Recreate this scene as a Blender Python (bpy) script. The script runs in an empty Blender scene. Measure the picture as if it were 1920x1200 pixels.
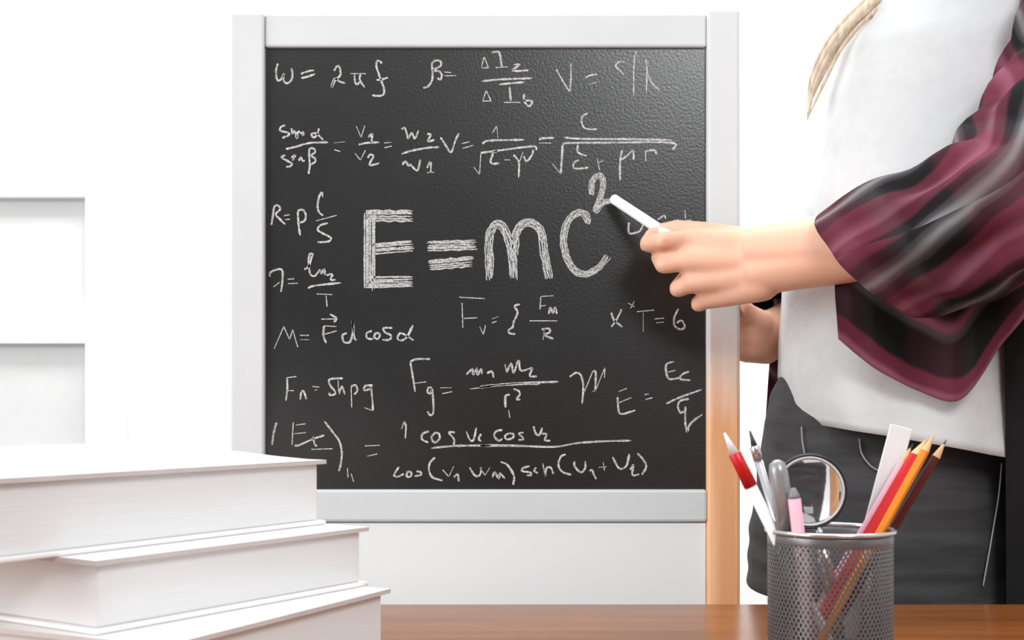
import bpy, bmesh, math, random
from mathutils import Vector, Matrix, noise
random.seed(7)
C = bpy.context.scene.collection
F = 2400.0; HY = 755.0; CAMZ = 0.95
def P(px, py, d):
    return Vector(((px-960)/F*d, d, CAMZ-(py-HY)/F*d))

# ------------------------------------------------------------------ camera, world, lights, exposure
cd = bpy.data.cameras.new('camera'); cam = bpy.data.objects.new('camera', cd); C.objects.link(cam)
cam.location = (0, 0, CAMZ); cam.rotation_euler = (math.radians(90), 0, 0)
cd.sensor_width = 36; cd.lens = F/1920*36; cd.shift_y = (HY-600)/1920; cd.clip_start = 0.02
cd.dof.use_dof = True; cd.dof.focus_distance = 1.36; cd.dof.aperture_fstop = 15
bpy.context.scene.camera = cam
w = bpy.data.worlds.new('world'); bpy.context.scene.world = w; w.use_nodes = True
w.node_tree.nodes['Background'].inputs[0].default_value = (0.965, 0.985, 1.0, 1)
w.node_tree.nodes['Background'].inputs[1].default_value = 0.92
def area(name, loc, target, sx, sy, power, col=(1,1,1)):
    l = bpy.data.lights.new(name, 'AREA'); l.shape = 'RECTANGLE'; l.size = sx; l.size_y = sy; l.energy = power; l.color = col
    o = bpy.data.objects.new(name, l); C.objects.link(o); o.location = loc
    o.rotation_euler = (Vector(target)-Vector(loc)).to_track_quat('-Z', 'Y').to_euler()
    return o
area('window_daylight', (0.78, -0.75, 2.30), (0.25, 1.5, 1.1), 0.75, 0.75, 27, (0.985, 0.99, 1))
area('side_fill', (-2.3, 0.1, 1.5), (0.2, 1.5, 1.0), 2.0, 1.6, 52, (0.97, 0.985, 1))  # added fill lamp on the left, lifts the shirt and arm
area('ceiling_daylight', (-0.3, 1.3, 3.0), (0, 1.6, 0.8), 2.2, 1.6, 9)
area('wall_fill', (0.0, 2.2, 3.0), (0, 3.1, 1.1), 3.4, 0.5, 80)  # added strip lamp that brightens the back wall to white
vs = bpy.context.scene.view_settings
vs.view_transform = 'Standard'; vs.look = 'None'; vs.gamma = 1; vs.use_curve_mapping = False; vs.exposure = 0.0

# ------------------------------------------------------------------ materials
def srgb(r, g, b):
    return tuple(((c/255)/12.92 if c/255 <= 0.04045 else ((c/255+0.055)/1.055)**2.4) for c in (r, g, b))+(1,)
def mat(name, col, rough=0.6, metal=0.0, n=0.0, scale=20, bump=0.0, spec=0.5, sheen=0.0, stretch=(1,1,1), col2=None):
    m = bpy.data.materials.new(name); m.use_nodes = True; nt = m.node_tree; b = nt.nodes['Principled BSDF']
    b.inputs['Base Color'].default_value = col; b.inputs['Roughness'].default_value = rough
    b.inputs['Metallic'].default_value = metal; b.inputs['Specular IOR Level'].default_value = spec
    if sheen: b.inputs['Sheen Weight'].default_value = sheen
    tc = nt.nodes.new('ShaderNodeTexCoord'); mp = nt.nodes.new('ShaderNodeMapping'); mp.inputs['Scale'].default_value = stretch
    nt.links.new(tc.outputs['Object'], mp.inputs[0])
    t = nt.nodes.new('ShaderNodeTexNoise'); t.inputs['Scale'].default_value = scale; t.inputs['Detail'].default_value = 5
    nt.links.new(mp.outputs[0], t.inputs['Vector'])
    if n > 0 or col2:
        r = nt.nodes.new('ShaderNodeValToRGB'); r.color_ramp.elements[0].position = 0.35; r.color_ramp.elements[1].position = 0.65
        r.color_ramp.elements[0].color = tuple(c*(1-n) for c in col[:3])+(1,) if not col2 else col2
        r.color_ramp.elements[1].color = col
        nt.links.new(t.outputs['Fac'], r.inputs[0]); nt.links.new(r.outputs[0], b.inputs['Base Color'])
    if bump:
        bp = nt.nodes.new('ShaderNodeBump'); bp.inputs['Strength'].default_value = bump; bp.inputs['Distance'].default_value = 0.002
        nt.links.new(t.outputs['Fac'], bp.inputs['Height']); nt.links.new(bp.outputs[0], b.inputs['Normal'])
    return m
M = {}
M['wall'] = mat('wall_paint', (0.93,0.93,0.93,1), 0.9, n=0.02, scale=6, bump=0.05)
M['taupe'] = mat('added_wall_taupe', (0.20,0.20,0.20,1), 0.9, n=0.02, scale=6)
M['floor'] = mat('floor_boards', srgb(128,120,112), 0.5, n=0.25, scale=4, stretch=(1,12,1))
M['white'] = mat('white_lacquer', (0.86,0.86,0.86,1), 0.5, n=0.03, scale=5)
M['cubby'] = mat('cubby_back', (0.64,0.64,0.64,1), 0.8, n=0.03)
M['bleached'] = mat('flare_bleached_wood', srgb(213,215,216), 0.55, n=0.04, scale=9, stretch=(1,1,1), bump=0.05)  # flare bleaching of natural wood put into the colour
M['panel'] = mat('lower_panel_paint', srgb(236,236,236), 0.5, n=0.02, scale=4)
M['table'] = mat('table_wood', srgb(150,88,42), 0.2, spec=0.28, n=0.34, scale=5, stretch=(0.7,9,9), bump=0.03)
M['cover'] = mat('book_cover', srgb(238,236,236), 0.45, n=0.03, scale=7)
M['cover_edge'] = mat('book_board_edge', srgb(206,198,196), 0.6, n=0.1, scale=30)
M['pages'] = mat('page_edges', srgb(226,226,226), 0.85, n=0.03, scale=14, stretch=(1,1,40), bump=0.1)
M['chalk'] = mat('chalk_stroke', srgb(215,215,212), 0.95, scale=420, col2=srgb(140,140,138))
M['chalk_stick'] = mat('chalk_stick', srgb(250,250,250), 0.9, n=0.03, scale=80)
M['skin'] = mat('skin', srgb(238,184,156), 0.5, n=0.06, scale=25, bump=0.06)
M['skin'].node_tree.nodes['Principled BSDF'].inputs['Subsurface Weight'].default_value = 0.12
M['skin'].node_tree.nodes['Principled BSDF'].inputs['Subsurface Scale'].default_value = 0.012
M['tee'] = mat('white_jersey', srgb(211,213,214), 0.9, n=0.05, scale=60, bump=0.35)
M['denim'] = mat('charcoal_denim', srgb(62,62,64), 0.8, n=0.45, scale=14, stretch=(1,1,5), bump=0.5)
M['thread'] = mat('grey_thread', srgb(150,150,150), 0.8)
M['hair'] = mat('blond_hair', srgb(236,218,194), 0.5, n=0.3, scale=60, stretch=(4,4,0.4), bump=0.5)
M['shoe'] = mat('shoe_canvas', srgb(60,60,62), 0.8, n=0.2)
M['steel'] = mat('cup_steel', srgb(122,122,124), 0.35, 0.6, n=0.1, scale=60)
M['chrome'] = mat('bright_metal', srgb(205,205,208), 0.2, 0.85)
M['black'] = mat('black_plastic', srgb(28,28,30), 0.35, n=0.1)
M['grey'] = mat('grey_plastic', srgb(128,128,130), 0.4, n=0.12, scale=30)
M['grey2'] = mat('pale_grey_plastic', srgb(158,158,160), 0.3, 0.3, n=0.1, scale=30)
M['black_cotton'] = mat('black_cotton', srgb(28,27,28), 0.9, n=0.3, scale=20, spec=0.2)
M['pwhite'] = mat('white_plastic', srgb(232,232,232), 0.4, n=0.02)
M['red'] = mat('red_paint', srgb(205,20,26), 0.35, n=0.1, scale=40)
M['orange'] = mat('orange_paint', srgb(240,140,25), 0.35, n=0.1, scale=40)
M['pink'] = mat('pink_paint', srgb(236,180,196), 0.4, n=0.1, scale=40)
M['darkred'] = mat('brown_paint', srgb(84,24,22), 0.4, n=0.1, scale=40)
M['wood'] = mat('pencil_wood', srgb(228,182,132), 0.7, n=0.12, scale=60)
M['lead'] = mat('pencil_lead', srgb(60,50,50), 0.5)
M['eye'] = mat('eye_white', srgb(235,235,235), 0.3); M['lip'] = mat('lip', srgb(196,110,105), 0.5)
M['iris'] = mat('iris', srgb(60,50,45), 0.3)
# glass lens
m = bpy.data.materials.new('lens_glass'); m.use_nodes = True; b = m.node_tree.nodes['Principled BSDF']
b.inputs['Transmission Weight'].default_value = 1; b.inputs['Roughness'].default_value = 0.02; b.inputs['IOR'].default_value = 1.45
M['glass'] = m
# board slate
m = bpy.data.materials.new('board_slate'); m.use_nodes = True; nt = m.node_tree; b = nt.nodes['Principled BSDF']
tc = nt.nodes.new('ShaderNodeTexCoord')
n1 = nt.nodes.new('ShaderNodeTexNoise'); n1.inputs['Scale'].default_value = 3.5; n1.inputs['Detail'].default_value = 6; n1.inputs['Roughness'].default_value = 0.65
r1 = nt.nodes.new('ShaderNodeValToRGB'); r1.color_ramp.elements[0].position = 0.3; r1.color_ramp.elements[0].color = (0.004,0.004,0.004,1)
r1.color_ramp.elements[1].position = 0.75; r1.color_ramp.elements[1].color = (0.014,0.014,0.014,1)
n2 = nt.nodes.new('ShaderNodeTexNoise'); n2.inputs['Scale'].default_value = 330; n2.inputs['Detail'].default_value = 2
bp = nt.nodes.new('ShaderNodeBump'); bp.inputs['Strength'].default_value = 0.35; bp.inputs['Distance'].default_value = 0.0006
for n_ in (n1, n2): nt.links.new(tc.outputs['Object'], n_.inputs['Vector'])
nt.links.new(n1.outputs['Fac'], r1.inputs[0]); nt.links.new(r1.outputs[0], b.inputs['Base Color'])
nt.links.new(n2.outputs['Fac'], bp.inputs['Height']); nt.links.new(bp.outputs[0], b.inputs['Normal'])
b.inputs['Roughness'].default_value = 0.31; b.inputs['Specular IOR Level'].default_value = 0.85
M['slate'] = m
# natural wood, flare haze painted in towards the top, right stile of the easel
m = bpy.data.materials.new('wood_haze_fade'); m.use_nodes = True; nt = m.node_tree; b = nt.nodes['Principled BSDF']
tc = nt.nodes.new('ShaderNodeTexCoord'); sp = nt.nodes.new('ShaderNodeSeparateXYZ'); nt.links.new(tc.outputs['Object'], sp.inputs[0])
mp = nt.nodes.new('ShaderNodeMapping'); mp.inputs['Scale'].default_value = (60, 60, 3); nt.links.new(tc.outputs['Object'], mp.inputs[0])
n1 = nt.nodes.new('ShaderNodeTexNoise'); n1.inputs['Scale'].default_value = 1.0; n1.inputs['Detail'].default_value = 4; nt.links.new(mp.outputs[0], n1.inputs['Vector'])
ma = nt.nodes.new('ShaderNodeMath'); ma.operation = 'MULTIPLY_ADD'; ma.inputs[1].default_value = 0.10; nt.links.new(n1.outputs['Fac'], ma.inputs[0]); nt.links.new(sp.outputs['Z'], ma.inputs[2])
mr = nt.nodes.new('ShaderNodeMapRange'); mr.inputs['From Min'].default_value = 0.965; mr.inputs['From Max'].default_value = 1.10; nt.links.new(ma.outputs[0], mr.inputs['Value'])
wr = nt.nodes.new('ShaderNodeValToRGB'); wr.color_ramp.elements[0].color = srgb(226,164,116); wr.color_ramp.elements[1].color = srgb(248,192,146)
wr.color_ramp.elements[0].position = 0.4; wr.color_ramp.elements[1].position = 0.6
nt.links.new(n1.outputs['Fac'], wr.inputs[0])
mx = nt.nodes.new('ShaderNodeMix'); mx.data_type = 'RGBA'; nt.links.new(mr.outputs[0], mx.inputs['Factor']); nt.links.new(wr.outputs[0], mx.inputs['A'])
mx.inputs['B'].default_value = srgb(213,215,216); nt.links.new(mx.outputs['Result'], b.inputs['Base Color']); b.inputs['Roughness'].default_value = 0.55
M['haze_fade'] = m
# plaid flannel on UVs (metres)
def plaid(name, pers, stops, stops2, fac):
    m = bpy.data.materials.new(name); m.use_nodes = True; nt = m.node_tree; b = nt.nodes['Principled BSDF']
    uv = nt.nodes.new('ShaderNodeUVMap'); sp = nt.nodes.new('ShaderNodeSeparateXYZ')
    nz = nt.nodes.new('ShaderNodeTexNoise'); nz.inputs['Scale'].default_value = 9
    nt.links.new(uv.outputs[0], nz.inputs['Vector'])
    vm = nt.nodes.new('ShaderNodeMix'); vm.data_type = 'VECTOR'; vm.inputs['Factor'].default_value = 0.035
    nt.links.new(uv.outputs[0], vm.inputs['A']); nt.links.new(nz.outputs['Color'], vm.inputs['B'])
    nt.links.new(vm.outputs['Result'], sp.inputs[0])
    outs = []
    for ax, per in (('X', pers[0]), ('Y', pers[1])):
        mu = nt.nodes.new('ShaderNodeMath'); mu.operation = 'DIVIDE'; mu.inputs[1].default_value = per; nt.links.new(sp.outputs[ax], mu.inputs[0])
        fr = nt.nodes.new('ShaderNodeMath'); fr.operation = 'FRACT'; nt.links.new(mu.outputs[0], fr.inputs[0])
        r = nt.nodes.new('ShaderNodeValToRGB'); cr = r.color_ramp; cr.interpolation = 'EASE'; st = stops if ax == 'X' else stops2
        cr.elements[0].position, cr.elements[0].color = st[0]
        cr.elements[1].position, cr.elements[1].color = st[1]
        for p_, c_ in st[2:]:
            e = cr.elements.new(p_); e.color = c_
        nt.links.new(fr.outputs[0], r.inputs[0]); outs.append(r)
    mx = nt.nodes.new('ShaderNodeMix'); mx.data_type = 'RGBA'; mx.inputs['Factor'].default_value = fac
    nt.links.new(outs[0].outputs[0], mx.inputs['A']); nt.links.new(outs[1].outputs[0], mx.inputs['B'])
    nt.links.new(mx.outputs['Result'], b.inputs['Base Color']); b.inputs['Roughness'].default_value = 0.9
    b.inputs['Specular IOR Level'].default_value = 0.2
    return m
MAR, MAU, BLK, GRY, GR2 = srgb(98,38,54), srgb(138,80,98), srgb(22,20,22), srgb(134,134,134), srgb(72,70,72)
SA = [(0.0, MAR), (0.18, MAU), (0.26, MAR), (0.36, MAR), (0.42, BLK), (0.50, BLK), (0.56, GR2), (0.64, GRY), (0.72, GR2), (0.78, BLK), (0.88, BLK), (0.93, MAR)]
SB = [(0.0, MAR), (0.25, MAU), (0.35, MAR), (0.5, GR2), (0.6, BLK), (0.85, BLK), (0.95, MAR)]
SD = [(0.0, MAR), (0.10, MAU), (0.14, MAR), (0.19, MAR), (0.22, BLK), (0.38, BLK), (0.42, GR2), (0.46, MAU), (0.51, BLK), (0.98, BLK)]
M['plaid'] = plaid('plaid_flannel', (0.085, 0.13), SA, SB, 0.32)
M['plaid_dark'] = plaid('plaid_flannel_front', (0.20, 0.11), SD, SB, 0.12)


# ------------------------------------------------------------------ helpers
def obj(name, bm, m, parent=None, smooth=False, recalc=True):
    me = bpy.data.meshes.new(name)
    if recalc: bmesh.ops.recalc_face_normals(bm, faces=bm.faces)
    bm.to_mesh(me); bm.free()
    ms = m if isinstance(m, (list, tuple)) else [m]
    for x in ms: me.materials.append(x)
    if smooth:
        for p in me.polygons: p.use_smooth = True
    o = bpy.data.objects.new(name, me); C.objects.link(o)
    if parent: o.parent = parent; o.matrix_parent_inverse = Matrix.Translation(-parent.location) if parent.type == 'EMPTY' else Matrix()
    return o
def thing(name, label, cat, loc=(0,0,0), group=None):
    o = bpy.data.objects.new(name, None); C.objects.link(o); o.location = loc; o.empty_display_size = 0.05
    o['label'] = label; o['category'] = cat
    if group: o['group'] = group
    return o
def tag(o, label, cat, group=None):
    o['label'] = label; o['category'] = cat
    if group: o['group'] = group
    return o
def struct(o): o['kind'] = 'structure'; return o
def stuff(o): o['kind'] = 'stuff'; return o
def box(bm, x0, x1, y0, y1, z0, z1, bev=0.0, mtx=None):
    r = bmesh.ops.create_cube(bm, size=1); vv = r['verts']
    for v in vv: v.co = Vector((x0+(v.co.x+.5)*(x1-x0), y0+(v.co.y+.5)*(y1-y0), z0+(v.co.z+.5)*(z1-z0)))
    if bev:
        es = list({e for v in vv for e in v.link_edges})
        r2 = bmesh.ops.bevel(bm, geom=es, offset=bev, segments=2, profile=0.5, affect='EDGES')
        vv = list({v for f in r2['faces'] for v in f.verts} | {v for v in vv if v.is_valid})
    if mtx: bmesh.ops.transform(bm, matrix=mtx, verts=vv)
    return bm
def B(): return bmesh.new()
def frame_of(d):
    d = d.normalized(); up = Vector((0,0,1)) if abs(d.z) < 0.9 else Vector((1,0,0))
    s = d.cross(up).normalized(); return s, s.cross(d).normalized()
def cat(pts, n=6):
    pts = [Vector(p) for p in pts]
    if len(pts) < 3: return pts
    out = []
    for i in range(len(pts)-1):
        p0 = pts[max(i-1,0)]; p1 = pts[i]; p2 = pts[i+1]; p3 = pts[min(i+2,len(pts)-1)]
        for k in range(n):
            t = k/n
            out.append(0.5*((2*p1)+(p2-p0)*t+(2*p0-5*p1+4*p2-p3)*t*t+(3*p1-p0-3*p2+p3)*t**3))
    out.append(pts[-1]); return out
def tube(bm, pts, rad, seg=12, cap=True, mi=0, flat=1.0):
    pts = [Vector(p) for p in pts]; n = len(pts)
    if not isinstance(rad, (list, tuple)): rad = [rad]*n
    rings = []; s, u = frame_of(pts[1]-pts[0])
    for i, p in enumerate(pts):
        d = (pts[min(i+1,n-1)]-pts[max(i-1,0)]).normalized()
        s = (s-d*s.dot(d)).normalized(); u = d.cross(s)
        rings.append([bm.verts.new(p+rad[i]*(math.cos(2*math.pi*k/seg)*s+flat*math.sin(2*math.pi*k/seg)*u)) for k in range(seg)])
    for i in range(n-1):
        for k in range(seg):
            f = bm.faces.new((rings[i][k], rings[i][(k+1)%seg], rings[i+1][(k+1)%seg], rings[i+1][k])); f.material_index = mi
    if cap:
        bm.faces.new(rings[0][::-1]).material_index = mi; bm.faces.new(rings[-1]).material_index = mi
    return rings
def lathe_along(bm, a, b, prof, seg=16, mi=0):
    """prof: (t along a->b in metres, radius)"""
    a = Vector(a); d = (Vector(b)-a).normalized(); s, u = frame_of(d); rings = []
    for t, r in prof:
        rings.append([bm.verts.new(a+d*t+max(r,1e-5)*(math.cos(2*math.pi*k/seg)*s+math.sin(2*math.pi*k/seg)*u)) for k in range(seg)])
    for i in range(len(rings)-1):
        for k in range(seg): bm.faces.new((rings[i][k], rings[i][(k+1)%seg], rings[i+1][(k+1)%seg], rings[i+1][k])).material_index = mi
    bm.faces.new(rings[0][::-1]).material_index = mi; bm.faces.new(rings[-1]).material_index = mi
def interp(tab, y):
    if y <= tab[0][0]: return tab[0][1:]
    for a, b in zip(tab, tab[1:]):
        if y <= b[0]:
            t = (y-a[0])/(b[0]-a[0]); t = t*t*(3-2*t)*0.5+t*0.5
            return tuple(p+(q-p)*t for p, q in zip(a[1:], b[1:]))
    return tab[-1][1:]
def capsule(bm, a, b, ra, rb):
    a = Vector(a); b = Vector(b); d = b-a
    for p, r in ((a, ra), (b, rb)):
        bmesh.ops.create_icosphere(bm, subdivisions=3, radius=r, matrix=Matrix.Translation(p))
    if d.length > 1e-5:
        # tangent-matched frustum
        rot = d.to_track_quat('Z', 'Y').to_matrix().to_4x4()
        bmesh.ops.create_cone(bm, cap_ends=True, segments=28, radius1=ra, radius2=rb, depth=d.length, matrix=Matrix.Translation((a+b)/2) @ rot)

# ------------------------------------------------------------------ room
bm = B(); box(bm, -4, 4, 3.1, 3.2, 0, 3.4); struct(obj('wall_back', bm, M['wall']))
bm = B(); box(bm, -4, 4, -2.5, 3.1, -0.06, 0); struct(obj('floor', bm, M['floor']))
bm = B(); box(bm, -4, 4, 3.085, 3.1, 0, 0.09, 0.004); struct(obj('baseboard_back', bm, M['white']))

bm = B(); box(bm, -4, 4, -2.6, -2.5, 0, 2.7); struct(obj('added_wall', bm, M['taupe']))  # unseen wall added behind the camera to dim board reflections and fill

# pale shelf unit against the wall, far left
sh = thing('shelf_unit', 'pale white open shelf unit against the back wall at the far left', 'shelf', (-1.5, 3.0, 0))
x0, x1, y0, y1 = -2.05, -0.93, 3.04, 3.1
def part(name, m, *bxs, parent=None, bev=0.003):
    bm_ = B()
    for q in bxs: box(bm_, *q, bev)
    return obj(name, bm_, m, parent)
part('side_panel', M['white'], (x1-0.085, x1, y0, y1-.002, 0, 1.5), parent=sh)
part('side_panel', M['white'], (x0, x0+0.03, y0, y1-.002, 0, 1.5), parent=sh)
part('back_panel', M['cubby'], (x0+.03, x1-.085, y1-0.03, y1-.004, 0, 1.45), parent=sh)
for za, zb in ((1.4375,1.5), (1.09,1.165), (0.76,0.80), (0.38,0.41), (0.0,0.06)):
    part('shelf', M['white'], (x0+.03, x1-.085, y0, y1-.03, za, zb), parent=sh)

# ------------------------------------------------------------------ table
TZ = 0.75
t = thing('table', 'glossy brown wooden table in the foreground, under books and pencil cup', 'table', (0, 0.85, 0))
for k, (ya, yb) in enumerate(((0.40,0.617),(0.618,0.835),(0.836,1.053),(1.054,1.27))):
    part('plank', M['table'], (-1.1, 1.1, ya, yb, TZ-0.03, TZ), parent=t, bev=0.0012)
part('apron', M['table'], (-1.0, 1.0, 0.48, 0.50, TZ-0.11, TZ-0.031), parent=t)
part('apron', M['table'], (-1.0, 1.0, 1.18, 1.20, TZ-0.11, TZ-0.031), parent=t)
for lx in (-1.0, 1.0):
    for ly in (0.49, 1.19):
        part('leg', M['table'], (lx-0.03, lx+0.03, ly-0.03, ly+0.03, 0, TZ-0.031), parent=t)

# ------------------------------------------------------------------ easel blackboard
BD = 1.5
ez = thing('chalkboard_easel', 'wood framed black chalkboard on an easel, covered in chalk physics formulas', 'chalkboard', (-0.03, 1.51, 0))
def bx_(px0, py0, px1, py1, dep=(BD, BD+0.022)):   # board-plane rectangle -> box extents
    a = P(px0, py0, BD); b_ = P(px1, py1, BD)
    return (a.x, b_.x, dep[0], dep[1], b_.z, a.z)
IL, IT, IR, IB = 496, 88, 1325, 918
q = bx_(432, 25, IL, 1200); part('stile', M['bleached'], (q[0], q[1], q[2]-.004, q[3], 0, q[5]), parent=ez)
q = bx_(IR, 18, 1387, 1200); o = part('stile', M['haze_fade'], (q[0], q[1], q[2]-.004, q[3], 0, q[5]), parent=ez, bev=0.004); o['label'] = 'right stile, bare wood low down, light haze painted in towards the top'
part('top_rail', M['bleached'], bx_(IL, 25, IR, IT), parent=ez)
part('bottom_rail', M['bleached'], bx_(IL, IB, IR, 978, (BD-.003, BD+.022)), parent=ez)
part('lower_panel', M['panel'], bx_(IL, 980.5, IR, 1300, (BD+.002, BD+.018)), parent=ez, bev=0.002)
slate = part('board_surface', M['slate'], bx_(IL, IT, IR, IB, (BD+0.006, BD+0.016)), parent=ez, bev=0)
SF = BD+0.006
# rear legs and brace
for xx in (-0.31, 0.25):
    bm = B(); tube(bm, [(xx, 1.525, 1.36), (xx, 1.95, 0.0)], 0.016, 4); obj('rear_leg', bm, M['bleached'], ez)
part('brace', M['bleached'], (-0.31, 0.25, 1.80, 1.815, 0.43, 0.46), parent=ez)

# chalk writing: strokes in photo pixels, mapped onto the slate plane
Z = {1:(480,70,4.3636), 2:(880,70,4.174), 3:(480,340,3.636), 4:(900,310,3.3333), 5:(480,650,4.286), 6:(900,650,4.286)}
def bp_(r, x, y):
    ox, oy, s = Z[r]; p = P(ox+x/s, oy+y/s, SF); return Vector((p.x, SF, p.z))
def ribbon(bm, pts, wd, seedv=0):
    pts = [Vector(p) for p in pts]; n = len(pts)
    L, R = [], []
    for i, p in enumerate(pts):
        d = pts[min(i+1,n-1)]-pts[max(i-1,0)]
        if d.length < 1e-7: d = Vector((1,0,0))
        d.normalize(); s = Vector((-d.z, 0, d.x))
        ww = wd*(0.78+0.45*noise.noise(Vector((i*0.7, seedv*1.3, 0))))
        if i in (0, n-1): ww *= 0.45
        L.append(p+s*ww/2); R.append(p-s*ww/2)
    th = 0.0006
    vf = [(bm.verts.new(a-Vector((0,th,0))), bm.verts.new(b_-Vector((0,th,0))), bm.verts.new(b_), bm.verts.new(a)) for a, b_ in zip(L, R)]
    for a, b_ in zip(vf, vf[1:]):
        for k in range(4): bm.faces.new((a[k], a[(k+1)%4], b_[(k+1)%4], b_[k]))
    bm.faces.new(vf[0]); bm.faces.new(vf[-1][::-1])
def formula(label, strokes, wd=0.0029):
    bm = B()
    for i, (r, pts) in enumerate(strokes):
        ribbon(bm, cat([bp_(r, *p) for p in pts], 5), wd, i)
    o = obj('chalk_writing', bm, M['chalk'], ez); o['label'] = label; return o
formula('chalk formula w = 2 pi f at the top left', [(1,s) for s in [
 [(180,215),(165,270),(175,350),(205,345),(228,300),(225,350),(250,378),(290,350),(300,300),(290,255)],
 [(365,300),(440,275),(475,272)], [(370,335),(430,320),(485,300)],
 [(640,275),(665,235),(685,250),(690,310),(650,350),(620,410),(630,360),(650,340),(690,365),(730,375)],
 [(775,298),(900,298)], [(805,305),(812,370),(830,385),(845,365)], [(855,305),(850,350),(890,410)],
 [(1030,215),(1010,195),(990,200),(985,240),(1005,300),(1030,370),(1048,420),(1045,465),(1010,480),(950,475)],[(985,350),(1030,345),(1080,330)]]])
formula('chalk letters beta =', [(1,s) for s in [
 [(1370,415),(1410,400),(1440,350),(1445,280),(1440,220),(1470,190),(1510,200),(1510,235),(1450,270),(1500,280),(1520,310),(1510,345),(1485,335)],
 [(1540,285),(1600,290)],[(1540,315),(1640,315)]]])
formula('chalk fraction delta I over delta I, beside beta', [(2,s) for s in [
 [(95,240),(115,150)],[(115,150),(150,240)],[(95,240),(150,240)],[(175,120),(225,115),(240,140),(255,235)],[(205,238),(300,232)],
 [(345,215),(395,215),(340,255),(370,265),(465,258)],[(100,345),(240,330),(380,325),(490,322)],[(235,370),(330,360),(430,352)],
 [(105,500),(132,415)],[(132,415),(170,500)],[(105,500),(170,500)],[(315,390),(320,450),(325,500)],[(270,510),(400,510)],
 [(430,440),(430,500),(470,540),(490,500),(420,495)]]])
formula('faint chalk letters V =', [(2,s) for s in [
 [(680,250),(730,340),(785,430)],[(785,430),(795,330),(795,200)],[(905,320),(940,300),(1000,290)],[(935,370),(1000,350)]]], 0.0022)
formula('faint chalk letters c over lambda', [(2,s) for s in [
 [(1215,195),(1170,195),(1145,225),(1175,260),(1210,290)],[(1310,110),(1290,180),(1285,460)],[(1380,170),(1390,260),(1385,430)],[(1395,290),(1430,360),(1490,420)]]], 0.0022)
formula('chalk fraction sin alpha over sin beta = v1 over v2 = w2 over w1', [(1,s) for s in [
 [(240,720),(205,735),(200,765),(260,780),(270,800),(215,825)],[(290,745),(300,790),(315,760)],[(325,770),(335,825),(350,770),(385,800),(385,770)],
 [(515,745),(500,800),(470,820),(455,795),(480,785),(510,800),(550,840)],[(245,915),(330,895),(440,865),(590,860)],
 [(635,865),(730,855)],[(640,920),(690,935)],[(240,965),(210,985),(290,1030),(280,1055),(245,1060)],[(290,985),(320,965),(300,1010)],
 [(350,1010),(370,985),(380,1010),(400,1010)],[(430,1120),(440,1050),(435,960),(440,915),(470,910),(485,940),(450,970),(480,990),(485,1020),(450,1040)],
 [(820,725),(860,820)],[(860,820),(890,725)],[(920,820),(950,790),(945,860)],[(840,880),(900,865),(1010,860)],[(810,950),(855,1005)],[(855,1005),(895,925)],
 [(915,990),(935,960),(960,975),(930,1045),(1010,1030)],[(1050,865),(1110,860)],[(1050,905),(1110,890)],
 [(1190,755),(1220,745),(1245,835)],[(1245,835),(1275,785),(1300,830),(1330,760)],[(1400,790),(1430,800),(1405,850),(1460,840)],
 [(1190,955),(1270,930),(1400,905),(1500,900)],[(1195,1045),(1225,1015),(1245,1050),(1265,1045),(1300,1080),(1325,1085),(1345,1000)],
 [(1400,1070),(1420,1025),(1430,1040),(1430,1110)],[(1400,1108),(1460,1105)]]])
formula('chalk formula V = 1 over root of e y = c over root of e m', [(1,s) for s in [
 [(1510,820),(1550,880),(1585,940)],[(1585,940),(1605,930),(1630,850),(1660,785)],[(1685,870),(1750,855)],[(1690,910),(1775,885)]]]+[(2,s) for s in [
 [(180,750),(215,695)],[(215,695),(225,810)],[(100,835),(150,810),(300,805),(430,802)],[(35,1015),(80,1075)],[(80,1075),(90,905)],[(90,905),(130,900),(280,880),(430,860),(515,855),(525,885)],
 [(220,890),(185,905),(180,930),(165,970),(185,990),(235,985)],[(275,960),(320,960)],[(345,920),(380,960),(390,1010),(385,1100)],[(390,980),(420,900)],[(425,930),(450,970),(490,920),(500,880)],
 [(545,800),(580,790),(665,788)],[(545,828),(640,828)],[(740,785),(870,795),(1100,797),(1370,800),(1590,805)],[(650,990),(715,1070)],[(715,1070),(725,930),(730,840)],
 [(730,840),(780,828),(1100,825),(1580,825),(1590,880)],[(930,595),(885,620),(880,670),(910,715),(1000,720)],
 [(850,840),(850,900),(920,930)],[(860,960),(820,980),(815,1020),(850,1030),(930,1020)],[(1000,950),(1020,1040)],[(1010,985),(1050,960)],
 [(1180,1120),(1180,980),(1195,880)],[(1190,960),(1230,930),(1280,890),(1285,960)],[(1380,890),(1380,970)],[(1380,890),(1450,885),(1465,920)]]])
formula('chalk formula R = p l over S', [(3,s) for s in [
 [(105,300),(115,240),(125,175),(150,165),(165,190),(135,225),(160,255),(200,295)],[(190,235),(230,228)],[(200,262),(232,258)],
 [(285,205),(290,290),(302,370)],[(285,200),(320,195),(340,230),(330,270),(290,285)],[(455,110),(450,75),(430,110),(420,170),(430,210),(460,235)],
 [(410,270),(550,232)],[(490,285),(440,300),(420,330),(455,355),(510,385),(495,410),(420,415)]]])
formula('chalk formula J = ln2 over T', [(3,s) for s in [
 [(95,650),(100,620),(150,600),(180,610),(180,690),(170,755)],[(120,720),(160,690)],[(215,668),(260,665)],[(218,698),(285,695)],
 [(330,600),(360,580),(380,520),(385,495),(365,500),(360,560),(370,630),(400,645),(440,600)],[(440,600),(445,630),(465,600),(470,640)],
 [(480,640),(520,635),(510,670),(545,672)],[(355,730),(400,712),(580,692)],[(415,768),(520,772)],[(478,780),(485,855)]]])
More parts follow.
